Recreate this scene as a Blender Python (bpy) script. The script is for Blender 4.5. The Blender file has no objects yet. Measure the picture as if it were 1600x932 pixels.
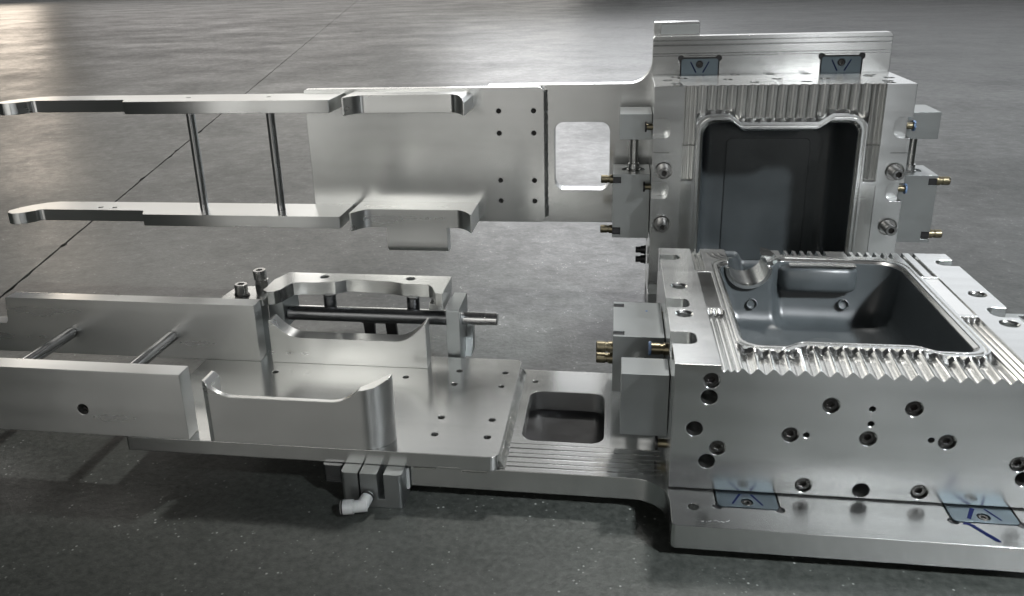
import bpy, bmesh, math, random
from mathutils import Matrix, Vector
random.seed(7)
S = 0.001                                    # everything below is in millimetres
scene = bpy.context.scene

# ---------------------------------------------------------------- camera
CAM_POS = (-58.5376, -691.1171, 490.5852)
RIGHT = Vector((0.98927531, 0.14380649, -0.02557469))
DOWN = Vector((0.02410135, -0.3334089, -0.94247421))
FWD = Vector((-0.14406074, 0.93175007, -0.33329912))
cd = bpy.data.cameras.new('camera')
cam = bpy.data.objects.new('camera', cd)
scene.collection.objects.link(cam)
m = Matrix.Identity(4)
for i in range(3):
    m[i][0] = RIGHT[i]; m[i][1] = -DOWN[i]; m[i][2] = -FWD[i]; m[i][3] = CAM_POS[i]*S
cam.matrix_world = m
cd.sensor_width = 36
cd.lens = 1303.13/1600*36
cd.shift_x = (800-765.76)/1600
cd.shift_y = (415.77-466)/1600
cd.clip_start = 0.01; cd.clip_end = 300
scene.camera = cam

# ---------------------------------------------------------------- world and lamps (a lit hall plus added fill lamps, no daylight)
w = bpy.data.worlds.new('World'); scene.world = w; w.use_nodes = True
bg = w.node_tree.nodes['Background']
bg.inputs[0].default_value = (0.93, 0.97, 1.0, 1); bg.inputs[1].default_value = 0.025

def lamp(name, pos, target, sx, sy, power, col=(1, 1, 1)):
    l = bpy.data.lights.new(name, 'AREA'); l.shape = 'RECTANGLE'; l.size = sx; l.size_y = sy
    l.energy = power; l.color = col
    o = bpy.data.objects.new(name, l); scene.collection.objects.link(o)
    o.location = pos
    o.rotation_euler = (Vector(target)-Vector(pos)).to_track_quat('-Z', 'Y').to_euler()
    return o

TGT = (-0.1, 0.2, 0.1)
lamp('hall_or_fill_lamp', (0.45, 1.80, 3.6), TGT, 0.28, 0.28, 96, (1, 0.98, 0.95))              # high, behind
c_ = lamp('hall_or_fill_lamp', (1.85, -1.75, 2.35), (0.24, 0.12, 0.1), 0.25, 0.25, 3.8, (0.94, 0.97, 1.0))  # high, front right, narrow beam
c_.data.spread = math.radians(20)
lamp('hall_or_fill_lamp', (-1.6, -9.0, 1.9), (-0.4, 0.4, 0.2), 2.8, 2.4, 58, (1.0, 0.98, 0.94))   # added fill panels behind the camera, brighten front faces
lamp('hall_or_fill_lamp', (3.4, -9.0, 1.9), (0.2, 0.4, 0.2), 3.0, 2.4, 18, (0.97, 0.99, 1.0))  # second added fill panel behind the camera
lamp('hall_or_fill_lamp', (-2.2, -3.0, 0.75), (-0.5, 0.1, 0.08), 0.8, 0.9, 9, (1.0, 0.98, 0.94))  # added low fill for the rail fronts, front left
lamp('hall_or_fill_lamp', (-1.38, -2.6, 1.65), (-0.4, 0.2, 0.08), 0.4, 1.1, 6, (1.0, 0.97, 0.92))   # tube behind the camera
lamp('hall_or_fill_lamp', (0.92, -2.8, 0.80), (0.17, 0.0, 0.09), 0.16, 1.0, 4.6, (0.98, 0.99, 1.0))  # added low fill strip for the block front, front right
lamp('hall_or_fill_lamp', (6.0, 15.0, 5.2), (0.0, 2.0, 0.0), 12.0, 5.0, 250, (0.95, 0.97, 1.0))  # row of panels far down the hall
lamp('hall_or_fill_lamp', (-0.8, 11.5, 2.9), (-0.4, 1.0, 0.0), 3.2, 1.9, 122, (0.97, 0.98, 1.0)) # bright low panel
lamp('hall_or_fill_lamp', (-9.5, 28.0, 4.4), (-1.0, 2.0, 0.0), 17.0, 2.2, 340, (1.0, 0.96, 0.90)) # last row of panels
lamp('hall_or_fill_lamp', (-4.6, 6.8, 3.6), (-0.5, 0.3, 0.0), 4.5, 1.4, 52, (1.0, 0.96, 0.90))   # added panel at the left, brightens the rail tops
lamp('hall_or_fill_lamp', (-17.5, 22.0, 2.8), (-3.0, 3.0, 0.0), 1.8, 2.4, 110, (1, 0.86, 0.70))  # warm lamp far left
lamp('hall_or_fill_lamp', (0.05, 7.0, 3.6), (-0.1, 0.2, 0.0), 1.6, 1.1, 7.5, (0.97, 0.98, 1.0))    # small added panel, brightens the arm top
lamp('hall_or_fill_lamp', (-2.1, 7.0, 3.5), (-0.3, 0.2, 0.0), 2.6, 1.8, 17, (0.98, 0.98, 0.97))  # added fill for the carrier plate and clamp bracket tops

lamp('hall_or_fill_lamp', (-18.0, 62.0, 4.6), (-1.0, 2.0, 0.0), 115.0, 8.4, 1500, (0.98, 0.98, 1.0))  # added panel far away, lifts the dark edge of the distant floor

lamp('hall_or_fill_lamp', (4.6, 5.0, 1.6), (-0.3, 0.2, 0.1), 2.4, 2.0, 45, (0.86, 0.97, 1.0))     # cool panel at the right

vs = scene.view_settings
vs.view_transform = 'Standard'; vs.look = 'None'; vs.gamma = 1.0; vs.exposure = 0.0
vs.use_curve_mapping = False
scene.render.engine = 'CYCLES'
scene.cycles.use_denoising = True
scene.cycles.max_bounces = 8
scene.cycles.glossy_bounces = 6
scene.cycles.caustics_reflective = False
scene.cycles.sample_clamp_indirect = 6

# ---------------------------------------------------------------- materials
def new_mat(name):
    mt = bpy.data.materials.new(name); mt.use_nodes = True
    return mt, mt.node_tree.nodes, mt.node_tree.links, mt.node_tree.nodes['Principled BSDF']

def N(nodes, t, **kw):
    n = nodes.new(t)
    for k, v in kw.items():
        if k in ('i',):
            for a, b in v.items(): n.inputs[a].default_value = b
        else: setattr(n, k, v)
    return n

def metal(name, col, rough, aniso=0.0, brush=(25, 2600, 2600), bump=0.004, vary=0.035, bevel=0.0006, tangent=(1, 0.03, 0.02), blotch=0.03):
    """machined metal: brushed along x, cloudy roughness, rounded-edge normals"""
    mt, nd, lk, p = new_mat(name)
    p.inputs['Metallic'].default_value = 1
    p.inputs['Base Color'].default_value = (*col, 1)
    tc = N(nd, 'ShaderNodeTexCoord')
    mp = N(nd, 'ShaderNodeMapping'); mp.inputs['Scale'].default_value = brush
    lk.new(tc.outputs['Object'], mp.inputs[0])
    n1 = N(nd, 'ShaderNodeTexNoise', i={'Scale': 1.0, 'Detail': 3.0, 'Roughness': 0.6})
    lk.new(mp.outputs[0], n1.inputs['Vector'])
    n2 = N(nd, 'ShaderNodeTexNoise', i={'Scale': 14.0, 'Detail': 4.0})
    lk.new(tc.outputs['Object'], n2.inputs['Vector'])
    # slow banding left by the cutter passes
    mp3 = N(nd, 'ShaderNodeMapping'); mp3.inputs['Scale'].default_value = (0.8, 60, 60)
    lk.new(tc.outputs['Object'], mp3.inputs[0])
    n3 = N(nd, 'ShaderNodeTexNoise', i={'Scale': 1.0, 'Detail': 1.0})
    lk.new(mp3.outputs[0], n3.inputs['Vector'])
    add = N(nd, 'ShaderNodeMath', operation='ADD'); lk.new(n3.outputs[0], add.inputs[1]); add.inputs[0].default_value = 0.5
    if bump: lk.new(n1.outputs[0], add.inputs[0])
    add2 = N(nd, 'ShaderNodeMath', operation='ADD'); lk.new(add.outputs[0], add2.inputs[0]); lk.new(n2.outputs[0], add2.inputs[1])
    r = N(nd, 'ShaderNodeMapRange', i={1: 0.9, 2: 2.1, 3: max(0.03, rough-vary), 4: rough+vary})
    lk.new(add2.outputs[0], r.inputs[0]); lk.new(r.outputs[0], p.inputs['Roughness'])
    cr = N(nd, 'ShaderNodeMapRange', i={1: 0.3, 2: 0.7, 3: 1-blotch, 4: 1+blotch})
    lk.new(n2.outputs[0], cr.inputs[0])
    mul = N(nd, 'ShaderNodeVectorMath', operation='SCALE'); mul.inputs[0].default_value = col
    lk.new(cr.outputs[0], mul.inputs['Scale']); lk.new(mul.outputs[0], p.inputs['Base Color'])
    bv = N(nd, 'ShaderNodeBevel', samples=4); bv.inputs[0].default_value = bevel
    bp = N(nd, 'ShaderNodeBump', i={'Strength': 1.0, 'Distance': bump*0.001})
    if bump:
        lk.new(n1.outputs[0], bp.inputs['Height']); lk.new(bv.outputs[0], bp.inputs['Normal'])
        lk.new(bp.outputs[0], p.inputs['Normal'])
    else: lk.new(bv.outputs[0], p.inputs['Normal'])
    if aniso:
        p.inputs['Anisotropic'].default_value = aniso
        t = N(nd, 'ShaderNodeCombineXYZ', i={0: tangent[0], 1: tangent[1], 2: tangent[2]})
        lk.new(t.outputs[0], p.inputs['Tangent'])
        p.inputs['Anisotropic Rotation'].default_value = 0.25      # highlights spread across the brushing
    return mt

def plain(name, col, rough, metallic=0.0, noise=0.15, spec=0.5, scale=60, bevel=0.0):
    mt, nd, lk, p = new_mat(name)
    p.inputs['Metallic'].default_value = metallic
    p.inputs['Specular IOR Level'].default_value = spec
    tc = N(nd, 'ShaderNodeTexCoord')
    n = N(nd, 'ShaderNodeTexNoise', i={'Scale': float(scale), 'Detail': 5.0}); lk.new(tc.outputs['Object'], n.inputs['Vector'])
    cr = N(nd, 'ShaderNodeMapRange', i={1: 0.3, 2: 0.7, 3: 1-noise, 4: 1+noise}); lk.new(n.outputs[0], cr.inputs[0])
    mul = N(nd, 'ShaderNodeVectorMath', operation='SCALE'); mul.inputs[0].default_value = col
    lk.new(cr.outputs[0], mul.inputs['Scale']); lk.new(mul.outputs[0], p.inputs['Base Color'])
    rr = N(nd, 'ShaderNodeMapRange', i={1: 0.3, 2: 0.7, 3: rough*0.8, 4: min(1, rough*1.2)}); lk.new(n.outputs[0], rr.inputs[0])
    lk.new(rr.outputs[0], p.inputs['Roughness'])
    if bevel:
        bv = N(nd, 'ShaderNodeBevel', samples=4); bv.inputs[0].default_value = bevel
        lk.new(bv.outputs[0], p.inputs['Normal'])
    return mt

M_ALU = metal('milled_aluminium', (0.70, 0.715, 0.71), 0.235, aniso=0.55, bevel=0.0011, bump=0, vary=0.045, blotch=0.03)
M_PLATE = metal('brushed_aluminium_plate', (0.70, 0.71, 0.70), 0.22, aniso=0.6, bump=0, bevel=0.0011, vary=0.045, blotch=0.03)
M_RAIL = metal('brushed_bar_aluminium', (0.71, 0.72, 0.71), 0.29, aniso=0.7, bump=0, bevel=0.0011, vary=0.045, blotch=0.03)
M_TEETH = metal('bright_milled_aluminium', (0.74, 0.745, 0.73), 0.20, bump=0, bevel=0.00012)
M_CYL = metal('anodised_aluminium', (0.36, 0.38, 0.38), 0.40, bump=0.006, vary=0.06)
M_ROD = metal('ground_steel', (0.52, 0.52, 0.52), 0.20, aniso=0.0, brush=(500, 60, 60), bump=0.004, vary=0.05, bevel=0.0003)
M_SHAFT = metal('dark_steel', (0.16, 0.165, 0.17), 0.28, bump=0.004, vary=0.06)
M_BOLT = metal('bright_steel_screw', (0.55, 0.55, 0.54), 0.22, bump=0.004, vary=0.08, bevel=0.0004)
M_BLACK = metal('blackened_steel_screw', (0.055, 0.054, 0.052), 0.38, bump=0.004, vary=0.08, bevel=0.0004)
M_BRASS = metal('brass', (0.21, 0.185, 0.125), 0.36, bump=0.004, vary=0.08, bevel=0.0003)
M_LINER = plain('dark_blue_grey_coating', (0.040, 0.047, 0.050), 0.38, metallic=0.0, noise=0.14, scale=18, spec=0.5, bevel=0.0015)
M_SHIM = metal('blued_steel_pad', (0.105, 0.130, 0.145), 0.44, bump=0.004, vary=0.08)
M_PLASTIC = plain('grey_plastic', (0.46, 0.48, 0.48), 0.38, noise=0.06)
M_RUBBER = plain('black_plastic', (0.012, 0.012, 0.013), 0.45, noise=0.2)
M_BLUE = plain('blue_plastic', (0.16, 0.25, 0.42), 0.4, noise=0.06)
M_INK = plain('dark_blue_marker_ink', (0.006, 0.010, 0.045), 0.7, noise=0.5, scale=400, spec=0.05)
M_SCRATCH = plain('pale_scratches', (0.75, 0.76, 0.75), 0.5, metallic=0.6, noise=0.2)

# ---------------------------------------------------------------- mesh helpers
class Frame:
    """near: world axes.  far: the mirrored half, stood up on edge."""
    def __init__(self, root, far, base):
        self.root, self.far, self.base = root, far, Vector(base)
    def pt(self, v):
        x, y, z = v
        q = Vector((x, 154.4-z, -y)) if self.far else Vector((x, y, z))
        return q-self.base
    def vec(self, v):
        x, y, z = v
        return Vector((x, -z, -y)) if self.far else Vector((x, y, z))

def bm_new(): return bmesh.new()

def loft(bm, rings, close=True, cap=True):
    vs = [[bm.verts.new(p) for p in r] for r in rings]
    n = len(rings[0])
    for a, b in zip(vs, vs[1:]):
        for i in range(n if close else n-1):
            j = (i+1) % n
            bm.faces.new((a[i], a[j], b[j], b[i]))
    if cap:
        bm.faces.new(list(reversed(vs[0]))); bm.faces.new(vs[-1])
    return vs

def prism(bm, poly, a, b, axis='z'):
    f = {'z': lambda p, t: (p[0], p[1], t), 'y': lambda p, t: (p[0], t, p[1]), 'x': lambda p, t: (t, p[0], p[1])}[axis]
    loft(bm, [[f(p, a) for p in poly], [f(p, b) for p in poly]])
    return bm

def box(bm, x0, x1, y0, y1, z0, z1):
    return prism(bm, [(x0, y0), (x1, y0), (x1, y1), (x0, y1)], z0, z1)

def circ(cx, cy, r, n=24, a0=0.0):
    return [(cx+r*math.cos(a0+2*math.pi*i/n), cy+r*math.sin(a0+2*math.pi*i/n)) for i in range(n)]

def cyl(bm, c, axis, r, a, b, n=24):
    """cylinder along axis from a to b; c = the two other coordinates"""
    return prism(bm, circ(c[0], c[1], r, n), a, b, axis)

def lathe(bm, prof, axis_o, axis_d, n=20):
    d = Vector(axis_d).normalized(); o = Vector(axis_o)
    u = d.orthogonal().normalized(); v = d.cross(u)
    rings = [[o+d*h+(u*math.cos(2*math.pi*i/n)+v*math.sin(2*math.pi*i/n))*r for i in range(n)] for r, h in prof]
    loft(bm, rings)
    return bm

def rounded(pts, rad, seg=6):
    out = []
    n = len(pts)
    for i in range(n):
        p0, p1, p2 = Vector(pts[i-1]), Vector(pts[i]), Vector(pts[(i+1) % n])
        r = rad[i] if isinstance(rad, (list, tuple)) else rad
        if r <= 0: out.append(tuple(p1)); continue
        a = (p0-p1).normalized(); b = (p2-p1).normalized()
        ang = a.angle(b)
        t = min(r/math.tan(ang/2), 0.49*(p0-p1).length, 0.49*(p2-p1).length)
        r = t*math.tan(ang/2)
        c = p1+(a+b).normalized()*(r/math.sin(ang/2))
        s = p1+a*t-c; e = p1+b*t-c
        a0 = math.atan2(s.y, s.x); a1 = math.atan2(e.y, e.x)
        d = (a1-a0+math.pi) % (2*math.pi)-math.pi
        for k in range(seg+1):
            q = a0+d*k/seg
            out.append((c.x+r*math.cos(q), c.y+r*math.sin(q)))
    return out

def rrect(x0, x1, y0, y1, r, seg=6):
    return rounded([(x0, y0), (x1, y0), (x1, y1), (x0, y1)], r, seg)

def link(name, mesh, mat, parent, loc=(0, 0, 0)):
    o = bpy.data.objects.new(name, mesh)
    scene.collection.objects.link(o)
    o.parent = parent; o.location = loc
    if mat and not mesh.materials: mesh.materials.append(mat)
    return o

def smooth(mesh, deg=32):
    mesh.shade_smooth()
    mesh.set_sharp_from_angle(angle=math.radians(deg))

def to_mesh(bm, name):
    bmesh.ops.recalc_face_normals(bm, faces=bm.faces)
    me = bpy.data.meshes.new(name); bm.to_mesh(me); bm.free()
    return me

def boolean(bm, cutters, op='DIFFERENCE'):
    """cut bm with each cutter bmesh in turn (exact solver), return a new bmesh"""
    me = to_mesh(bm, 'work')
    for k, c in enumerate(cutters):
        base = bpy.data.objects.new('work', me); scene.collection.objects.link(base)
        o = bpy.data.objects.new('cut', to_mesh(c, 'cut')); scene.collection.objects.link(o)
        md = base.modifiers.new('b', 'BOOLEAN'); md.operation = op; md.object = o; md.solver = 'EXACT'
        dg = bpy.context.evaluated_depsgraph_get()
        res = bpy.data.meshes.new_from_object(base.evaluated_get(dg))
        d = o.data; bpy.data.objects.remove(o); bpy.data.meshes.remove(d)
        bpy.data.objects.remove(base)
        if len(res.polygons) > 3: bpy.data.meshes.remove(me); me = res
        else: print('BOOLEAN FAILED', k, len(cutters)); bpy.data.meshes.remove(res)
    out = bmesh.new(); out.from_mesh(me); bpy.data.meshes.remove(me)
    return out

def finish(fr, bm, name, mat, parent=None, deg=32):
    """put a bmesh given in block coordinates (mm) into the scene as one part"""
    parent = parent or fr.root
    for v in bm.verts: v.co = fr.pt(v.co)*S
    me = to_mesh(bm, name)
    co = [v.co for v in me.vertices]
    c = Vector([(min(p[i] for p in co)+max(p[i] for p in co))/2 for i in range(3)])
    me.transform(Matrix.Translation(-c)); smooth(me, deg)
    o = link(name, me, mat, parent)
    off = Vector((0, 0, 0)); q = parent
    while q is not None and q is not fr.root:
        off += q.location; q = q.parent
    o.location = c-off
    return o

def place(fr, mesh, name, pos, axis, parent=None, spin=0.0):
    """a shared mesh whose own +z is its axis"""
    parent = parent or fr.root
    o = link(name, mesh, None, parent)
    off = Vector((0, 0, 0)); q = parent
    while q is not None and q is not fr.root:
        off += q.location; q = q.parent
    o.location = fr.pt(pos)*S-off
    rot = fr.vec(axis).to_track_quat('Z', 'Y')
    o.rotation_mode = 'QUATERNION'
    o.rotation_quaternion = rot @ Matrix.Rotation(spin, 4, 'Z').to_quaternion()
    return o

def screw_mesh(name, r, h, hexr, mat, depth=4.0, washer=None, n=24):
    """socket-head cap screw, +z up, z=0 under the head"""
    bm = bm_new()
    def hexpt(i, rr):
        a = 2*math.pi*i/n; k = ((a+math.pi/6) % (math.pi/3))-math.pi/6
        q = rr*math.cos(math.pi/6)/math.cos(k)
        return q*math.cos(a), q*math.sin(a)
    C = lambda rr, z: [(rr*math.cos(2*math.pi*i/n), rr*math.sin(2*math.pi*i/n), z) for i in range(n)]
    H = lambda rr, z: [(*hexpt(i, rr), z) for i in range(n)]
    loft(bm, [C(r, 0), C(r, h-0.6), C(r-0.6, h), H(hexr+0.5, h), H(hexr, h-0.5), H(hexr, h-depth)])
    for v in bm.verts: v.co *= S
    me = to_mesh(bm, name); smooth(me, 30); me.materials.append(mat)
    return me

def lathe_mesh(name, prof, mat, n=20):
    bm = bm_new(); lathe(bm, prof, (0, 0, 0), (0, 0, 1), n)
    for v in bm.verts: v.co *= S
    me = to_mesh(bm, name); smooth(me, 30); me.materials.append(mat)
    return me

ME_CB = screw_mesh('sunk_screw', 6.4, 8, 3.4, M_BLACK)
M_STEEL = metal('steel_cap_screw', (0.34, 0.34, 0.335), 0.26, bump=0.003, vary=0.06, bevel=0.0004)
ME_CAP = screw_mesh('cap_screw', 7.4, 19, 4.0, M_STEEL, 10.0)
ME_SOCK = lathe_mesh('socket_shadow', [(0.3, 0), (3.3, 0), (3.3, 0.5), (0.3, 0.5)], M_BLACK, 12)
ME_RS = screw_mesh('rail_screw', 6.0, 8, 3.2, M_BLACK)
ME_HOLE_PLUG = screw_mesh('hole_dark_plug', 3.7, 6, 1.8, M_BLACK, 3.0, n=18)  # black plug added to make the carrier plate holes look dark
ME_CAPB = screw_mesh('cap_screw_steel', 8.3, 13, 4.2, M_BOLT)
ME_WASH = lathe_mesh('washer', [(4, 0), (10.6, 0), (10.9, 0.6), (10.6, 3.0), (4, 3.0)], M_BOLT, 28)
ME_SHIMSCREW = screw_mesh('pad_screw', 4.4, 1.4, 2.0, M_BLACK, 1.2)
ME_FIT = lathe_mesh('hose_fitting', [(3, 0), (6.6, 0), (6.6, 5), (5.4, 5.2), (5.4, 8), (6.2, 8.2), (6.2, 17), (5.6, 18), (3.4, 18), (3.4, 12)], M_BRASS, 18)
ME_FITS = lathe_mesh('small_fitting', [(2, 0), (4.6, 0), (4.6, 9), (4.0, 10), (2.2, 10), (2.2, 7)], M_BRASS, 16)
ME_RING = lathe_mesh('fitting_collar', [(3, 0), (7.2, 0), (7.6, 1), (7.2, 2.6), (3, 2.6)], M_BLUE, 18)
ME_RINGK = lathe_mesh('fitting_collar_black', [(3, 0), (7.2, 0), (7.6, 1), (7.2, 2.6), (3, 2.6)], M_RUBBER, 18)

# ---------------------------------------------------------------- floor
def build_floor():
    mt, nd, lk, p = new_mat('worn_concrete')
    tc = N(nd, 'ShaderNodeTexCoord')
    def noise(scale, detail, stretch=None, rough=0.55, dist=0.0):
        n = N(nd, 'ShaderNodeTexNoise', i={'Scale': scale, 'Detail': detail, 'Roughness': rough, 'Distortion': dist})
        if stretch:
            mp = N(nd, 'ShaderNodeMapping'); mp.inputs['Scale'].default_value = stretch; mp.inputs['Rotation'].default_value = (0, 0, 0.5)
            lk.new(tc.outputs['Object'], mp.inputs[0]); lk.new(mp.outputs[0], n.inputs['Vector'])
        else: lk.new(tc.outputs['Object'], n.inputs['Vector'])
        return n
    big = noise(1.1, 6, None, 0.6); mid = noise(2.6, 9, None, 0.68, 0.2); fine = noise(150, 4, None, 0.75); clo = noise(34, 8, None, 0.7, 0.3)
    mix = N(nd, 'ShaderNodeMix', data_type='RGBA'); mix.inputs[6].default_value = (0.014, 0.017, 0.015, 1); mix.inputs[7].default_value = (0.076, 0.083, 0.077, 1)
    a = N(nd, 'ShaderNodeMath', operation='ADD'); lk.new(mid.outputs[0], a.inputs[0]); lk.new(clo.outputs[0], a.inputs[1])
    a2 = N(nd, 'ShaderNodeMath', operation='ADD'); lk.new(a.outputs[0], a2.inputs[0]); lk.new(big.outputs[0], a2.inputs[1])
    a3 = N(nd, 'ShaderNodeMath', operation='MULTIPLY_ADD', i={1: 3.0}); lk.new(fine.outputs[0], a3.inputs[0]); lk.new(a2.outputs[0], a3.inputs[2])
    r = N(nd, 'ShaderNodeMapRange', i={1: 2.15, 2: 3.9, 3: 0.0, 4: 1.0}); lk.new(a3.outputs[0], r.inputs[0]); lk.new(r.outputs[0], mix.inputs[0])
    # pale grains
    vo = N(nd, 'ShaderNodeTexVoronoi', i={'Scale': 150.0}); lk.new(tc.outputs['Object'], vo.inputs['Vector'])
    th = N(nd, 'ShaderNodeMapRange', i={1: 0.22, 2: 0.08, 3: 0.0, 4: 1.0}); lk.new(vo.outputs['Distance'], th.inputs[0])
    gate = N(nd, 'ShaderNodeMapRange', i={1: 0.52, 2: 0.62, 3: 0.0, 4: 0.9}); lk.new(clo.outputs[0], gate.inputs[0])
    g = N(nd, 'ShaderNodeMath', operation='MULTIPLY'); lk.new(th.outputs[0], g.inputs[0]); lk.new(gate.outputs[0], g.inputs[1])
    mix2 = N(nd, 'ShaderNodeMix', data_type='RGBA'); mix2.inputs[7].default_value = (0.42, 0.44, 0.42, 1)
    lk.new(g.outputs[0], mix2.inputs[0]); lk.new(mix.outputs[2], mix2.inputs[6])
    lk.new(mix2.outputs[2], p.inputs['Base Color'])
    rr = N(nd, 'ShaderNodeMapRange', i={1: 1.15, 2: 1.85, 3: 0.48, 4: 0.28}); lk.new(a2.outputs[0], rr.inputs[0]); lk.new(rr.outputs[0], p.inputs['Roughness'])
    p.inputs['Specular IOR Level'].default_value = 0.5
    hb = N(nd, 'ShaderNodeMath', operation='MULTIPLY_ADD', i={1: 0.5}); lk.new(fine.outputs[0], hb.inputs[0]); lk.new(clo.outputs[0], hb.inputs[2])
    hb2 = N(nd, 'ShaderNodeMath', operation='MULTIPLY_ADD', i={1: 0.5}); lk.new(mid.outputs[0], hb2.inputs[0]); lk.new(hb.outputs[0], hb2.inputs[2])
    bp = N(nd, 'ShaderNodeBump', i={'Strength': 0.3, 'Distance': 0.002}); lk.new(hb2.outputs[0], bp.inputs['Height'])
    lk.new(bp.outputs[0], p.inputs['Normal'])
    under = plain('joint_filler', (0.045, 0.043, 0.040), 0.8, scale=9, noise=0.5)
    bm = bm_new(); box(bm, -60000, 60000, -20000, 120000, -80, -20)
    for v in bm.verts: v.co *= S
    fl = link('floor', to_mesh(bm, 'floor'), under, None); fl['kind'] = 'structure'
    # two cast slabs meeting at a saw-cut joint that runs away to the left
    P0 = Vector((-1093.0, 501.0)); D = Vector((-0.2545, 0.9671)); Nn = Vector((D.y, -D.x))
    ts = [-21000]
    t = -300.0
    while t < 3000: ts.append(t); t += random.uniform(12, 42)
    ts += [4000, 7000, 20000, 124000]
    def edge(side):
        out = []
        for t in ts:
            j = random.uniform(0.0, 1.2) if -400 < t < 3000 else 0.6
            if random.random() < 0.05 and 0 < t < 2500: j += random.uniform(2, 6)      # chipped arris
            out.append(P0+D*t+Nn*side*(1.6+j))
        return out
    L = edge(-1); R = edge(1)
    far = 120000
    for pts, corner in ((L, [(-60000, far), (-60000, -20000)]), (R, [(60000, far), (60000, -20000)])):
        poly = [tuple(q) for q in pts]+corner
        bm = bm_new(); prism(bm, poly, -21, -15)
        for v in bm.verts: v.co *= S
        o = link('slab', to_mesh(bm, 'slab'), mt, fl)
build_floor()

# ---------------------------------------------------------------- the two mould halves
CAV = rounded([(68, 50), (107, 50), (122, 62), (219, 62), (235, 51), (274, 51), (274, 297), (142, 302), (131, 284), (68, 284)],
              [20, 10, 10, 10, 10, 16, 26, 9, 9, 18], 6)
CC = (171.0, 172.0)
def cav(d):
    sx = (103+d)/103; sy = (122+d)/122
    return [(CC[0]+(x-CC[0])*sx, CC[1]+(y-CC[1])*sy) for x, y in CAV]

def ring3(poly, z): return [(x, y, z) for x, y in poly]

PITCH = 13.35
def yend(x):
    if x < 58: return 133.0
    if x > 285: return 133.0
    if x < 84: return 66-math.sqrt(max(0, 30**2-(x-84)**2))+2
    if x > 260: return 66-math.sqrt(max(0, 28**2-(min(x, 287)-260)**2))+2
    if x < 103: return 38
    if x < 120: return 38+12*(x-103)/17
    if x < 222: return 50
    if x < 238: return 50-11*(x-222)/16
    return 38.5

def teeth_cutter(skew, far):
    """the toothed run from the front edge back to the rim, one closed cutter"""
    secs = []
    xs = []
    x = 40.5
    while x < 303: xs.append(x); x += PITCH/14
    for x in xs:
        if x < 57.5 or x > 286.0:
            ph = ((x-40.5) % 5.7)/5.7
            z = 151.2-2.4*abs(math.sin(math.pi*ph))
            sk = 0
        else:
            ph = ((x-51.6+PITCH/2) % PITCH)/PITCH           # 0 at a ridge, .5 in a trough
            u = ph/0.56 if ph < 0.56 else (1-ph)/0.44
            if far: z = 153.2-8.2*math.sin(math.pi*ph)**0.8
            else:
                q = min(1.0, max(0.0, u*1.1-0.05)); z = 152.8-5.6*(0.55*q+0.45*(0.5-0.5*math.cos(math.pi*q)))
            sk = skew
        ye = yend(x); k = 4.5 if ye < 100 else 2
        f = max(0.0, min(1.0, (x-60)/14, (284-x)/14))
        secs.append([(x, -3, z), (x+f*sk*(ye-k)/45, ye-k, z), (x+f*sk*ye/45, ye, min(153.9, z+(7 if far else 4))), (x+f*sk*ye/45, ye, 162), (x, -3, 162)])
    bm = bm_new(); loft(bm, secs)
    return bm

HOLES_PLAIN = [(31.6, 122.5), (20.4, 89.5), (33.3, 55.7), (172, 34), (306.4, 55.5), (322, 89.5), (311, 122.5)]
HOLES_SCREW = [(32.8, 139.3), (137.2, 119.7), (206.6, 120.2), (105.2, 88.2), (172, 88.2), (238, 88.7), (42.2, 70.6), (121.4, 36), (222.2, 36), (299.6, 70.3), (309.5, 139.3)]
HOLES_SMALL = [(172, 118), (172.6, 103.2), (119, 88.6), (224.6, 89.8)]
TOP_HOLES = [(16.4, 118), (16.4, 197.5), (325.8, 118.5), (325.8, 197)]

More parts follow.
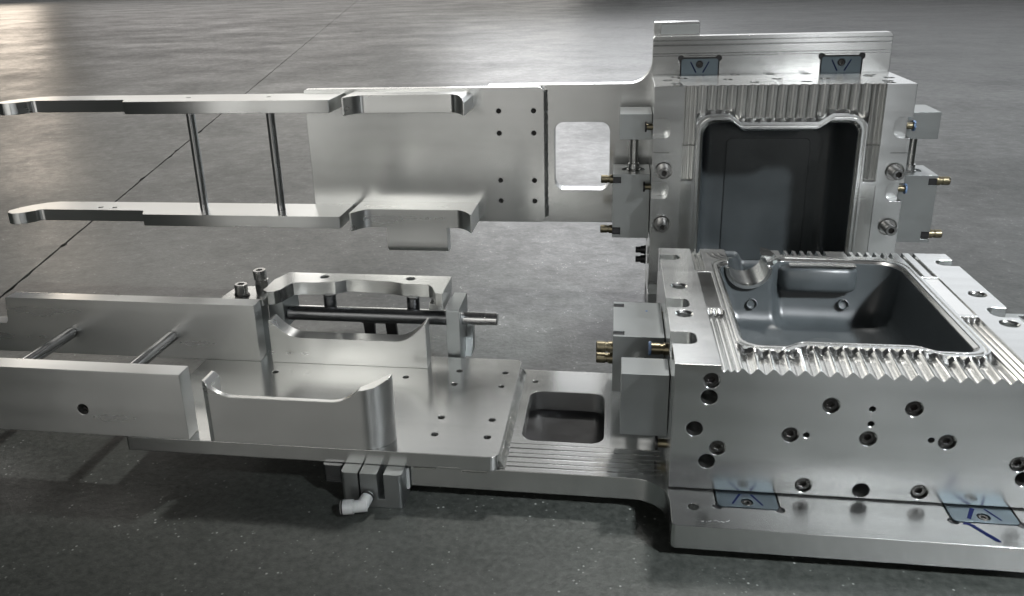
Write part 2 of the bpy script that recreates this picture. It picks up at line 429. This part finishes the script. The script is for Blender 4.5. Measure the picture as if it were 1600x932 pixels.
def build_half(far):
    root = bpy.data.objects.new('mould_half', None); scene.collection.objects.link(root)
    if far:
        RF = Matrix(((0.99995594, 0.00746289, -0.00569467), (-0.00748153, 0.99996670, -0.00325904), (0.00567016, 0.00330150, 0.99997847)))
        OF = Vector((-5.517, 494.6195, 334.5532))
        base = Vector((170, 66, -349.0))
        root.matrix_world = Matrix.Translation((OF+RF @ base)*S) @ RF.to_4x4()
    else:
        base = Vector((60, 140, -15)); root.location = base*S
    root.empty_display_size = 0.05
    fr = Frame(root, far, base)
    SK = -1.5 if far else 3.5
    D = 331; BACK = 349

    # ---- base plate with its arm
    outline = [(-254, 13)]+[(-34+34*math.sin(t*math.pi/20), -21+34*math.cos(t*math.pi/20)) for t in range(0, 11)]
    outline += [(0, -53), (3, -56), (337, -56), (340, -53), (340, BACK), (0, BACK)]
    if not far: outline += [(0-34+34*math.cos(t*math.pi/20), 269-34*math.sin(t*math.pi/20)) for t in range(0, 11)]
    else: outline += [(0, 269)]+[(-34+34*math.cos(t*math.pi/20), 269-34*math.sin(t*math.pi/20)) for t in range(1, 11)]
    outline += [(-254, 235)]
    bm = bm_new(); prism(bm, outline, 0, 24)
    c1 = bm_new(); prism(c1, rrect(-149, -62, 71, 181, 15), -5, 30)
    if not far: cyl(c1, (21, -27), 'z', 5.5, 6, 30)
    if not far: cyl(c1, (-145.6, 204), 'z', 3.6, 5, 30)
    for x0, x1 in ((41, 99), (243, 302)):
        box(c1, x0, x1, -25, 12, 18.6, 30)
    c3 = bm_new()
    for yl, wd_ in () if far else ((21, 1.6), (29, 0.9), (38, 2.0), (46, 0.8), (55, 1.4), (64, 0.7)):
        prism(c3, [(yl-wd_, 26), (yl-wd_*0.7, 23.75), (yl, 23.45), (yl+wd_*0.7, 23.75), (yl+wd_, 26)], -158, -6, 'x')
    if far:
        for yl, wd_ in ((-50, 0.8), (-43, 1.2), (-31, 0.8), (-27.5, 0.6)):
            prism(c3, [(yl-wd_, 26), (yl-wd_*0.7, 23.75), (yl, 23.45), (yl+wd_*0.7, 23.75), (yl+wd_, 26)], -3, 345, 'x')
    for x in (-235.2, -180.2):
        for y in (46, 81, 157.3, 191.4): cyl(c3, (x, y+(4.5 if far else 0)), 'z', 4.0, 8, 30, 18)
    c2 = bm_new()
    for x0, x1 in ((41, 99), (243, 302)):
        for cx in (x0+1.5, x1-1.5): cyl(c2, (cx, -23.5), 'z', 4.8, 17.5, 31, 16)
    bm = boolean(bm, [c1, c2, c3])
    plate = finish(fr, bm, 'base_plate', M_PLATE)
    for x0, x1 in ((41, 99), (243, 302)):
        bm = bm_new(); prism(bm, rrect(x0+2.0, x1-2.0, -22.8, 11, 4), 21.9, 23.9)
        c = bm_new(); cyl(c, ((x0+x1)/2, -14.6), 'z', 5.6, 10, 30, 20)
        bm = boolean(bm, [c])
        pad = finish(fr, bm, 'alignment_pad', M_SHIM, plate)
        bm = bm_new(); box(bm, x0+0.3, x1-0.3, -24.7, 10.5, 18.0, 21.8)
        for cx in (x0+1.5, x1-1.5): cyl(bm, (cx, -23.5), 'z', 4.5, 17.9, 21.9, 16)
        finish(fr, bm, 'pad_gap_backing', M_RUBBER, plate)  # black backing sheet added so the gap round the pad looks dark
        place(fr, ME_SHIMSCREW, 'pad_screw', ((x0+x1)/2, -14.6, 22.0), (0, 0, 1), plate)
        # marker strokes in a V
        for sgn in (-1, 1):
            bm = bm_new(); mx = (x0+x1)/2
            a = Vector((mx+sgn*5, -2.5)); b = Vector((mx+sgn*13.5, -18.5))
            nn = (b-a).normalized(); nn = Vector((-nn.y, nn.x))*1.05
            if not far and x0 > 200 and sgn < 0: nn *= 1.9
            prism(bm, [tuple(a+nn), tuple(b+nn*0.8), tuple(b-nn*0.8), tuple(a-nn)], 23.93, 24.05)
            finish(fr, bm, 'pen_mark', M_INK, plate)
    if not far:
        path = [(251, -27.5), (253, -26.2), (256, -26.6), (259, -30), (263, -36), (267, -42), (271, -47.5), (273, -49.5)]
        wd = [0.6, 1.5, 1.9, 2.0, 2.0, 2.2, 2.2, 1.2]
        Lp, Rp = [], []
        for i, q in enumerate(path):
            a = Vector(path[max(0, i-1)]); b = Vector(path[min(len(path)-1, i+1)]); d = (b-a).normalized(); nn = Vector((-d.y, d.x))*wd[i]
            Lp.append(tuple(Vector(q)+nn)); Rp.append(tuple(Vector(q)-nn))
        bm = bm_new(); prism(bm, Lp+Rp[::-1], 24.05, 24.15); finish(fr, bm, 'pen_mark', M_INK, plate)
        bm = bm_new()
        for k in range(12):
            x = 25+k*2.3+random.uniform(-1, 1); a = Vector((x, -47+random.uniform(-2, 2))); b = a+Vector((random.uniform(0.5, 3), random.uniform(-2, 2)))
            d = (b-a).normalized(); nn = Vector((-d.y, d.x))*0.18
            prism(bm, [tuple(a+nn), tuple(b+nn), tuple(b-nn), tuple(a-nn)], 24.05, 24.1)
        finish(fr, bm, 'scratch_mark', M_SCRATCH, plate)
        for x0, x1, ya, yb in ((25, 75, 8, 58), (265, 315, 8, 58), (25, 75, 270, 320), (265, 315, 270, 320), (-240, -190, 90, 150), (-170, -40, 50, 200)):  # last pad is added to darken the arm window, the rest are feet
            bm = bm_new(); prism(bm, rrect(x0, x1, ya, yb, 5, 3), -15, -4 if x0 == -170 else -0.2); finish(fr, bm, 'foot_or_shade_pad', M_RUBBER, plate)
    else:
        bm = bm_new(); prism(bm, rrect(2, 70, -75, -36, 1.5, 2), -34, -1)
        c = bm_new(); box(c, 11, 66, -80, -62, -30, -20)
        for cx in (12, 65): pass
        blk = finish(fr, bm, 'rear_block', M_ALU)
        bm = bm_new(); box(bm, 12, 69, -72, -57.5, -0.95, -0.2)
        finish(fr, bm, 'cover_strip', M_CYL, blk)

    # ---- mould block
    bm = bm_new(); box(bm, 0, 340, 0, D, 25.9, 154.4)
    cuts = [teeth_cutter(SK, far)]
    c = bm_new(); loft(c, [ring3(cav(0), 30 if far else 70), ring3(cav(0), 150.8), ring3(cav(3.2), 153.2), ring3(cav(3.4), 160)])
    cuts.append(c)
    c = bm_new()                                            # thin groove following the rim
    o_, i_ = cav(8.6), cav(6.6)
    vs = [[c.verts.new(p) for p in r] for r in (ring3(o_, 152.9), ring3(o_, 160), ring3(i_, 160), ring3(i_, 152.9))]
    n = len(o_)
    for k in range(4):
        a, b = vs[k], vs[(k+1) % 4]
        for i in range(n): c.faces.new((a[i], a[(i+1) % n], b[(i+1) % n], b[i]))
    cuts.append(c)
    c = bm_new()                                            # side slots, strips, rear grooves
    for y0, y1 in ((44, 72), (134.5, 160), (287, 307)):
        prism(c, rounded([(-3, y0), (24, y0), (24, y1), (-3, y1)], [0, 9, 9, 0]), 134, 162)
        prism(c, rounded([(318, y0), (343, y0), (343, y1), (318, y1)], [9, 0, 0, 9]), 134, 162)
    box(c, 286.5, 303.5, 138, 246, 153.3, 162)
    box(c, 40.5, 56, 138, 246, 153.8, 162)
    for x, y0 in ((300.5, 249), (287, 249), (41.5, 250), (48, 250)):
        prism(c, [(x-2.6, 162), (x-2.6, 151.5), (x, 148.6), (x+2.6, 151.5), (x+2.6, 162)], y0, 340, 'y')
    for k in range(15):
        x = 273.6-PITCH*k*0.72
        if x < 144: break
        if 205 < x < 222: continue
        y0 = 313 if x < 262 else 306
        prism(c, [(x-2.9, 162), (x-2.9, 151.8), (x, 147.6), (x+2.9, 151.8), (x+2.9, 162)], y0, 340, 'y')
    cuts.append(c)
    c = bm_new()                                            # round pipe opening through the rear wall
    cyl(c, (103, 150), 'y', 23, 262, 345, 32)
    cuts.append(c)
    c = bm_new()
    for x, z in HOLES_PLAIN: cyl(c, (x, z), 'y', 7.7, -5, 112)
    for x, z in HOLES_SCREW: cyl(c, (x, z), 'y', 7.7, -5, 11)
    for x, z in HOLES_SMALL: cyl(c, (x, z), 'y', 2.9, -5, 48, 16)
    for x, y in TOP_HOLES:
        if far: cyl(c, (x, y), 'z', 12.4, 145.5, 160, 28)
        else: loft(c, [ring3(circ(x, y, 7.6, 28), 128), ring3(circ(x, y, 7.6, 28), 152.4), ring3(circ(x, y, 9.6, 28), 154.6), ring3(circ(x, y, 9.6, 28), 160)])
    cuts.append(c)
    c = bm_new()                                            # bores at the ends of the grooves
    for k in range(0, 0 if far else 18):
        x = 51.6+PITCH*k
        if x < 60 or x > 290: continue
        y = yend(x)-6.5
        f = max(0.0, min(1.0, (x-60)/14, (284-x)/14))
        if y < 70: cyl(c, (x+f*SK*y/45, y), 'z', 2.3, 136, 160, 12)
    if not far:
        cyl(c, (51, 126), 'z', 2.6, 139, 160, 12); cyl(c, (291.5, 126), 'z', 2.6, 139, 160, 12)
    cuts.append(c)
    if far: cuts.pop()
    bm = boolean(bm, cuts)
    block = finish(fr, bm, 'mould_block', M_ALU, deg=20)
    me = block.data; me.materials.append(M_TEETH)
    for pl in me.polygons:                                  # freshly milled teeth and rim are brighter
        cpt = block.location+pl.center
        lz = (pl.normal @ fr.vec((0, 0, 1)))
        d = (fr.vec((0, 0, 1)) @ (cpt/S-fr.pt((0, 0, 154.4))))
        if -9.5 < d < -0.5: pl.material_index = 1
    bm = bm_new(); box(bm, 3, 337, 14, D-4, 24.2, 25.8); finish(fr, bm, 'spacer_sheet', M_RUBBER, block)
    for x, z in HOLES_SCREW: place(fr, ME_CB, 'screw', (x, 10.2, z), (0, -1, 0), block, random.uniform(0, 1))
    if far:
        for x, y in TOP_HOLES:
            place(fr, ME_WASH, 'washer', (x, y, 151.4), (0, 0, 1), block)
            sp = random.uniform(0, 1)
            place(fr, ME_CAP, 'screw', (x, y, 154.5), (0, 0, 1), block, sp)
            place(fr, ME_SOCK, 'socket_shade_disc', (x, y, 168.5), (0, 0, 1), block)  # black disc standing in for the shade inside the socket
    # seam line cut across the rim of the far half
    if far:
        for x0, x1 in ((1.0, 23), (42, 66), (278, 302), (317, 339)):
            bm = bm_new(); yy = 82 if 30 < x0 < 300 else 92
            zz = 151.6 if 30 < x0 < 300 else 154.45
            box(bm, x0, x1, yy, yy+0.7, zz-0.2, zz+0.12); finish(fr, bm, 'seam', M_BLACK, block)

    # ---- coated cavity
    if far:
        lv = [(-0.6, 150.3), (-0.9, 146), (-4, 110), (-9, 72), (-13, 65), (-20, 61.5), (-30, 61)]
    else:
        lv = [(-0.6, 150.3), (-0.9, 147), (-3.5, 120), (-8, 97), (-12, 87), (-20, 81), (-32, 79)]
    zb_ = 31 if far else 71
    bm = bm_new(); loft(bm, [ring3(cav(d), z) for d, z in lv[::-1]]+[ring3(cav(-0.15), 150.3), ring3(cav(-0.15), zb_)])
    if not far:                                             # leave the pipe opening free
        c = bm_new(); cyl(c, (103, 150), 'y', 22.8, 250, 345, 32); bm = boolean(bm, [c])
    liner = finish(fr, bm, 'cavity_wall', M_LINER, block, deg=40)
    # flip so that it faces inwards
    if far:
        bm = bm_new(); prism(bm, rrect(112, 232, 90, 282, 8), 60, 62.6); finish(fr, bm, 'cavity_floor_panel', M_LINER, block)
    else:
        # shelf bulging from the rear wall, with the ribs, bosses and the pipe saddle
        bm = bm_new()
        prof = [(304, 147.5), (291, 147.5), (287, 146.5), (285, 143), (281, 124), (283, 119), (290, 116), (304, 114)]
        rings = []
        for x, k in ((141, 0.30), (146, 0.75), (153, 1), (218, 1), (226, 0.8), (232, 0.35), (234, 0.05)):
            rings.append([(x, 303-(303-y)*k, 128+(z-128)*(0.6+0.4*k)) for y, z in prof])
        loft(bm, rings); finish(fr, bm, 'rear_shelf', M_LINER, block, deg=50)
        bm = bm_new(); prism(bm, rrect(152, 228, 287.5, 298, 3), 148.4, 150.3)
        finish(fr, bm, 'bright_edge', M_TEETH, block)
        me_b = lathe_mesh('boss', [(6.9, -4), (6.6, 0.8), (5.4, 1.2), (4.4, -2.0), (0.5, -2.6)], M_LINER, 18)
        place(fr, me_b, 'boss', (110, 276, 104), (0, -1, 0.35), block)
        place(fr, me_b, 'boss', (218, 288, 102), (0, -1, 0.35), block)
        bm = bm_new()                                       # raised shelf inside the front rim
        shelf = [(74, 62)]+[(74+(k+1)*5.5, 78+1.2*math.sin(k*0.6)) for k in range(9)]+[(128, 83), (134, 92), (142, 98), (152, 99), (160, 93), (166, 82), (172, 68), (172, 60)]
        prism(bm, shelf, 133, 141); finish(fr, bm, 'front_shelf', M_LINER, block, deg=50)
        # pipe saddle: a half ring standing in the opening, and its torn tab
        bm = bm_new()
        out = [(103+27*math.cos(a), 150+27*math.sin(a)) for a in [math.pi*(1.0+k/18) for k in range(19)]]
        inn = [(103+22.6*math.cos(a), 150+22.6*math.sin(a)) for a in [math.pi*(2.0-k/18) for k in range(19)]]
        prism(bm, out+inn, 276, 283, 'y'); finish(fr, bm, 'pipe_saddle', M_TEETH, block)
        bm = bm_new(); prism(bm, [(122, 300), (133, 301), (139, 312), (134, 330.5), (124, 330.5), (121, 314)], 154.5, 158.6)
        for v in bm.verts:
            if v.co.z > 158: v.co.x += 1.5*math.sin(v.co.y); v.co.z -= 2.2*(v.co.x > 130)
        finish(fr, bm, 'raised_tab', M_TEETH, block)
        for k, (r0, w_) in enumerate(((31, 1.2), (38, 1.4), (45, 1.2))):   # stepped contour lines round the opening
            pts = [(103+(r0+w_*s)*math.cos(a), 318+(r0+w_*s)*0.75*math.sin(a)) for s in (0,) for a in [math.pi*(1.02+0.3*j/8) for j in range(9)]]
            pts2 = [(103+(r0+w_)*math.cos(a), 318+(r0+w_)*0.75*math.sin(a)) for a in [math.pi*(1.02+0.3*(8-j)/8) for j in range(9)]]
            bm = bm_new(); prism(bm, pts+pts2, 154.45, 155.2); finish(fr, bm, 'milled_step', M_TEETH, block)

    # ---- fork: welded carrier plate, two rails, two rods, two jaws
    ty, ry = (4.5, 10.5) if far else (0, 0)
    xl = -552 if far else -559
    y0, y1 = 9.4+ty, 227.5+ty*0.8
    bm = bm_new(); prism(bm, rounded([(xl, y0), (-164, y0), (-164, y1), (xl, y1)], [3, 10, 8, 3]), 24.3, 40.4)
    c = bm_new()
    for x in (-235.2, -180.2):
        for y in (46, 81, 157.3, 191.4): cyl(c, (x, y+ty), 'z', 4.0, 20, 45, 18)
    if not far:
        cyl(c, (-457, 167.5), 'z', 3.8, 20, 45, 18); cyl(c, (-296, 169.5), 'z', 3.8, 20, 45, 18)
    bm = boolean(bm, [c])
    fork = finish(fr, bm, 'carrier_plate', M_PLATE)
    for x in (-235.2, -180.2):
        for y in (46, 81, 157.3, 191.4):
            place(fr, ME_HOLE_PLUG, 'hole_dark_plug', (x, y+ty, 29), (0, 0, 1), fork, random.uniform(0, 1))  # plugs added so the holes read dark
    # weld run along the plate edge
    bm = bm_new()
    rings = []
    yy = y0+6
    while yy < y1-4:
        rr = (4.4 if far else 5.2)+random.uniform(-0.7, 0.7)
        rings.append([(-163.8, yy, 24.2), (-163.8+rr, yy+random.uniform(-0.5, 0.5), 24.2), (-163.8+rr*0.55, yy, 24.2+rr*0.7), (-163.8, yy, 24.2+rr*1.6)])
        yy += 3.2
    loft(bm, rings); finish(fr, bm, 'weld_bead', M_TEETH if far else M_PLATE, fork, deg=60)
    if not far:
        for xa, xb, z in ((-250, -228, 22.6), (-225, -204, 25.4), (-201, -176, 21.4)):
            bm = bm_new(); box(bm, xa, xb, 9.0, 13.2, z-0.5, z+0.5); finish(fr, bm, 'weld_bead', M_TEETH, fork)
    ra, rb = 9.4+ry, 194+ry
    for k, yr in enumerate((ra, rb)):
        if far:
            off = -6 if k == 0 else -34
            prof = [(-485, 40.6), (-485, 115.2), (-825, 115.2)]
            prof += [(-827-4*math.sin(t), 109-12*(1-math.cos(t))) for t in [0.4*j for j in range(4)]]
            prof += [(-838, 92), (-978+off, 92)]
            prof += [(-988+off-10*math.sin(t), 92+9*(1-math.cos(t))) for t in [0.3*j for j in range(6)]]
            prof += [(-1008+off, 112), (-1016+off, 118), (-1028+off, 120), (-1040+off, 114), (-1046+off, 102), (-1040+off, 84), (-1028+off, 66), (-1010+off, 50), (-990+off, 42), (-960, 40.6)]
        else:
            prof = [(-487, 40.6), (-487, 115.4), (-820, 115.4), (-823, 84), (-826, 80), (-880, 79), (-960, 79), (-960, 40.6)]
        bm = bm_new(); prism(bm, rounded(prof, 1.0 if not far else 2.2, 2), yr, yr+(20 if not far else 19.3), 'y')
        c = bm_new()
        for xr in (-737, -601):
            if not far: cyl(c, (xr, 70), 'y', 6.2, yr-4, yr+17)
            else: cyl(c, (xr+3, 75), 'y', 4.6, yr-4, yr+6, 16)
        if far and k == 1:
            cyl(c, (-925, 78), 'y', 4.2, yr-4, yr+8, 16); cyl(c, (-900, 78), 'y', 4.2, yr-4, yr+8, 16)
        if far and k == 1: c.free(); c = bm_new(); cyl(c, (-925, 76), 'y', 5, yr-4, yr+8, 16); cyl(c, (-899, 76), 'y', 5, yr-4, yr+8, 16)
        bm = boolean(bm, [c])
        rail = finish(fr, bm, 'fork_rail', M_RAIL)
        for xr in (-737, -601):
            if not far: place(fr, ME_RS, 'screw', (xr, yr+15, 70), (0, -1, 0), rail, 0.2)  # black screw added so the rail hole looks dark
    for xr in (-737, -601):
        bm = bm_new()
        if far: lathe(bm, [(5, ra+19), (6.9, ra+19.2), (6.9, rb-0.2), (5, rb)], (xr+4, 0, 78), (0, 1, 0), 24)
        else: lathe(bm, [(5, ra+19.8), (7.4, ra+20), (7.4, rb-3), (6.6, rb-2.5), (6.6, rb)], (xr, 0, 70), (0, 1, 0), 24)
        finish(fr, bm, 'cross_rod', M_ROD)
    # jaws
    def jaw_prof(x0, x1, zf, tl, tr, w, ext=0):
        p = [(x0, 40.5), (x0, tl)]
        p += [(x0+3+w*k/8, zf+(tl-zf)*(1-k/8)**2) for k in range(9)]
        p += [(x1-ext-2-w*(1-k/8), zf+(tr-zf)*(k/8)**2) for k in range(9)]
        if ext: p += [(x1-ext+4, tr+0.5), (x1-ext*0.5, tr+2), (x1, tr+7)]
        else: p += [(x1, tr)]
        p += [(x1, 40.5)]
        return p
    if not far:
        bm = bm_new(); prism(bm, jaw_prof(-466, -273, 92.8, 107.5, 106.5, 30, 26), 5, 40, 'y')
        c = bm_new(); prism(c, [(-467, 15), (-459, 9.3), (-303, 9.3)]+[(-303+30*math.sin(t*math.pi/16), 35-25.7*math.cos(t*math.pi/16)) for t in range(1, 9)]+[(-273, 36), (-467, 36)], 30, 130)
        bm = boolean(bm, [c], 'INTERSECT')
        c = bm_new(); prism(c, rounded([(-458, 14.6), (-305, 14.6), (-283, 36), (-283, 50), (-458, 50)], [2, 8, 8, 0, 0]), 46, 140)
        bm = boolean(bm, [c])
        finish(fr, bm, 'jaw', M_RAIL, deg=30)
        bm = bm_new(); prism(bm, jaw_prof(-471, -275, 74.5, 96, 98, 36), 194, 214.5, 'y')
        finish(fr, bm, 'jaw', M_RAIL, deg=30)
    else:
        bm = bm_new(); prism(bm, jaw_prof(-468, -276, 81, 106, 114, 26), 16, 46, 'y')
        c = bm_new(); prism(c, rounded([(-469, 18), (-275, 18), (-275, 45.5), (-469, 45.5)], [2, 21, 1, 1], 8), 30, 130)
        bm = boolean(bm, [c], 'INTERSECT'); finish(fr, bm, 'jaw', M_RAIL, deg=30)
        bm = bm_new(); prism(bm, jaw_prof(-471, -273, 84, 109, 109, 28), 200, 230, 'y')
        tab = bm_new()
        tp = [(215, 60), (215, 84.0), (230, 84.0), (252, 84.0), (261, 85.6), (265, 85.0), (271, 79), (272, 74), (272, 60)]
        prism(tab, tp, -418, -318, 'x')
        bm = boolean(bm, [tab], 'UNION')
        finish(fr, bm, 'jaw', M_RAIL, deg=30)

    # ---- air cylinders on both sides of the block
    for side in (0, 1):
        X = (lambda x: x) if side == 0 else (lambda x: 340-x)
        def bx(bm, x0, x1, *a):
            u, v = sorted((X(x0), X(x1))); return box(bm, u, v, *a)
        bm = bm_new(); bx(bm, -55, -1.2, 132, 230, 54, 120)
        c = bm_new()
        bx(c, -58, -43, 136, 146, 112, 124); bx(c, -58, -43, 214, 225, 112, 124)
        cyl(c, (X(-25), 87), 'y', 17, 128, 134, 32)
        bm = boolean(bm, [c])
        body = finish(fr, bm, 'air_cylinder', M_CYL)
        for yy in (136.2, 214.2):
            bm = bm_new(); bx(bm, -54.6, -43.2, yy, yy+9.6, 111.5, 118.5); finish(fr, bm, 'slot_insert', M_RUBBER, body)
        ax = (-1, 0, 0) if side == 0 else (1, 0, 0)
        for yy, zz in (((141, 112), (219, 112)) if far else ((139, 104), (133.5+12, 88))):
            place(fr, ME_FIT, 'hose_fitting', (X(-54.9), yy, zz), ax, body)
        bm = bm_new(); lathe(bm, [(4, 78), (6.4, 78.4), (6.4, 122), (8.4, 122.5), (8.4, 131), (10, 131.5), (10, 134.5)], (X(-25), 0, 87), (0, 1, 0), 24)
        finish(fr, bm, 'piston_rod', M_BOLT, body)
        bm = bm_new(); bx(bm, -46.5, -1.0, 43.5, 80, 54, 120.5)
        finish(fr, bm, 'end_block', M_CYL, body)
        # push-in fittings standing out of the block side
        for yy, zz, big in (((60, 130, 0), (148, 130, 0)) if far else ((100, 122, 1), (205, 113, 1), (57, 38, 0))):
            place(fr, ME_FIT if big else ME_FITS, 'hose_fitting', (X(0.6), yy, zz), ax, block)
            place(fr, ME_RING if (big or side) else ME_RINGK, 'fitting_collar', (X(-16.5 if big else -8.5), yy, zz), ax, block)
        if side == 0:
            for yy, zz in (((268, 62), (281, 70)) if far else ()):
                place(fr, ME_RINGK, 'fitting_collar', (X(-2), yy, zz), ax, block)
                bm = bm_new(); lathe(bm, [(3, 2), (6.4, 2), (6.4, 10), (5, 10.4), (5, 18)], (0, yy, zz), (-1, 0, 0), 16); finish(fr, bm, 'hose_fitting', M_RUBBER, block)
    return fr, root, block, fork

near, near_root, near_block, near_fork = build_half(False)
far_, far_root, far_block, far_fork = build_half(True)
near_root['label'] = 'aluminium mould half lying flat in front, its deep dark cavity facing up'
near_root['category'] = 'mould tool'; near_root['group'] = 'two mould halves'
far_root['label'] = 'aluminium mould half standing upright behind, cavity facing forward, hooked fork rails at left'
far_root['category'] = 'mould tool'; far_root['group'] = 'two mould halves'

# ---------------------------------------------------------------- clamp behind the lying carrier plate
def build_clamp(fr):
    bm = bm_new()
    poly = [(-482, 225), (-474, 227), (-468, 236), (-465, 250), (-461, 259), (-452, 262), (-434, 262), (-420, 265.5), (-408, 266), (-402, 271), (-396, 276), (-388, 277),
            (-335, 273), (-324, 269), (-316, 267), (-285, 266), (-279, 258), (-275, 248), (-271, 238), (-262, 237), (-262, 298), (-480, 298), (-490, 270), (-490, 232)]
    prism(bm, poly, 104, 121)
    c = bm_new(); cyl(c, (-427, 284), 'z', 6.2, 100, 125); cyl(c, (-313, 285.5), 'z', 6.2, 100, 125)
    bm = boolean(bm, [c])
    br = finish(fr, bm, 'clamp_bracket', M_PLATE, deg=24)
    bm = bm_new(); box(bm, -281, -262.5, 244, 296, 96, 104); finish(fr, bm, 'bracket_foot', M_PLATE, br)
    for x in (-417, -307):
        bm = bm_new(); lathe(bm, [(5, 76), (8.2, 76.5), (8.2, 103), (7, 104)], (x, 268, 0), (0, 0, 1), 20); finish(fr, bm, 'pin', M_SHAFT, br)
    bm = bm_new(); lathe(bm, [(7, -469), (9.2, -468), (9.2, -258), (8.5, -257.5)], (0, 255, 81.5), (1, 0, 0), 28)
    sh = finish(fr, bm, 'clamp_shaft', M_SHAFT)
    bm = bm_new(); lathe(bm, [(8.3, -258), (8.3, -212), (7.8, -211.6), (7.8, -198), (7.0, -197)], (0, 255, 82), (1, 0, 0), 28)
    finish(fr, bm, 'shaft_end', M_ROD, sh)
    bm = bm_new(); prism(bm, rrect(232.5, 292, 24.5, 102, 2.5, 3), -257.5, -241.5, 'x')
    rb = finish(fr, bm, 'bearing_block', M_CYL)
    bm = bm_new(); prism(bm, [(262, 26), (292, 26), (292, 60), (284, 60)], -241.4, -233, 'x'); finish(fr, bm, 'gusset', M_CYL, rb)
    bm = bm_new(); prism(bm, rrect(240, 292, 64, 103.8, 2.5, 3), -489, -469.5, 'x'); finish(fr, bm, 'bearing_block', M_CYL)
    bm = bm_new(); prism(bm, rounded([(-549, 231), (-490, 231), (-490, 264), (-505, 264), (-518, 278), (-545, 274)], 4), 99, 108)
    wing = finish(fr, bm, 'clamp_wing', M_PLATE)
    bm = bm_new(); box(bm, -540, -500, 229, 262, 24.5, 98.9); finish(fr, bm, 'wing_post', M_CYL, wing)
    s1 = place(fr, ME_CAPB, 'screw', (-525, 244, 110.5), (0.05, 0, 1), wing, 0.3)
    me = lathe_mesh('spring_washer', [(4, 0), (9.6, 0), (9.8, 1.2), (9.4, 2.4), (4, 2.4)], M_BLACK, 20)
    place(fr, me, 'washer', (-524, 243, 108.1), (0.14, 0.05, 1), wing)
    me2 = screw_mesh('hex_screw', 8.4, 12, 4.0, M_BOLT)
    place(fr, me2, 'screw', (-510, 272, 121), (-0.03, -0.04, 1), wing)
    me3 = lathe_mesh('nut', [(4, 0), (8.8, 0), (9.4, 3), (9.4, 11), (8.6, 14), (4, 14)], M_BOLT, 6)
    place(fr, me3, 'nut', (-509, 272, 106.2), (0.06, 0.03, 1), wing)
    bm = bm_new(); box(bm, -482, -264, 286, 292, 66, 77); bar = finish(fr, bm, 'tie_bar', M_PLATE)
    for a, b in ((-381, -366), (-351, -337)):
        bm = bm_new(); prism(bm, [(a, 57), (b, 57), (b+3*(a > -360), 24.6), (a+3, 24.6)], 285, 291, 'y'); finish(fr, bm, 'bracket_leg', M_RUBBER, bar)
    bm = bm_new(); box(bm, -383, -336, 285, 291, 57.1, 65.8); finish(fr, bm, 'bracket_bridge', M_RUBBER, bar)
    bm = bm_new(); box(bm, -520, -242, 228, 246, 8, 24.3); finish(fr, bm, 'mounting_bar', M_CYL)
    # small clamp cylinder standing under the plate's front edge
    bm = bm_new()
    prism(bm, rrect(-321, -259, -7, 62, 4, 3), -14.6, 23.8)
    c = bm_new(); box(c, -303.5, -301.5, -40, 14, -5, 30); box(c, -284, -277, -40, 14, -5, 30)
    bm = boolean(bm, [c])
    cy = finish(fr, bm, 'clamp_cylinder', M_CYL)
    bm = bm_new(); prism(bm, rrect(-343, -323, 4, 60, 3), 4, 23.8); finish(fr, bm, 'guide_block', M_SHAFT, cy)
    bm = bm_new(); box(bm, -258.9, -256, 12, 50, -4, 20); finish(fr, bm, 'sensor_strip', M_PLASTIC, cy)
    def elbow():
        bm = bm_new()
        lathe(bm, [(3, 0), (6.2, 0), (6.2, 12), (5, 15)], (-294, -7.2, -1), (-0.15, -1, -0.22), 20)
        b = finish(fr, bm, 'elbow_fitting', M_PLASTIC, cy)
        bm = bm_new(); lathe(bm, [(3, -5), (5.6, -5), (6.0, -2), (6.0, 8), (7.4, 8.3), (7.4, 20), (6.6, 21), (3.4, 21), (3.4, 16)], (-296.5, -21, -4.2), (-1, -0.15, -0.05), 20)
        finish(fr, bm, 'elbow_socket', M_PLASTIC, cy)
        bm = bm_new(); lathe(bm, [(4, 18.6), (7.7, 18.6), (7.7, 20), (4, 20)], (-296.5, -21, -4.2), (-1, -0.15, -0.05), 20); finish(fr, bm, 'release_ring', M_RUBBER, cy)
        bm = bm_new(); lathe(bm, [(4, 1), (6.9, 1), (6.9, 3), (4, 3)], (-294, -7.2, -1), (-0.15, -1, -0.22), 20); finish(fr, bm, 'seal_ring', M_RUBBER, cy)
    elbow()
build_clamp(near)
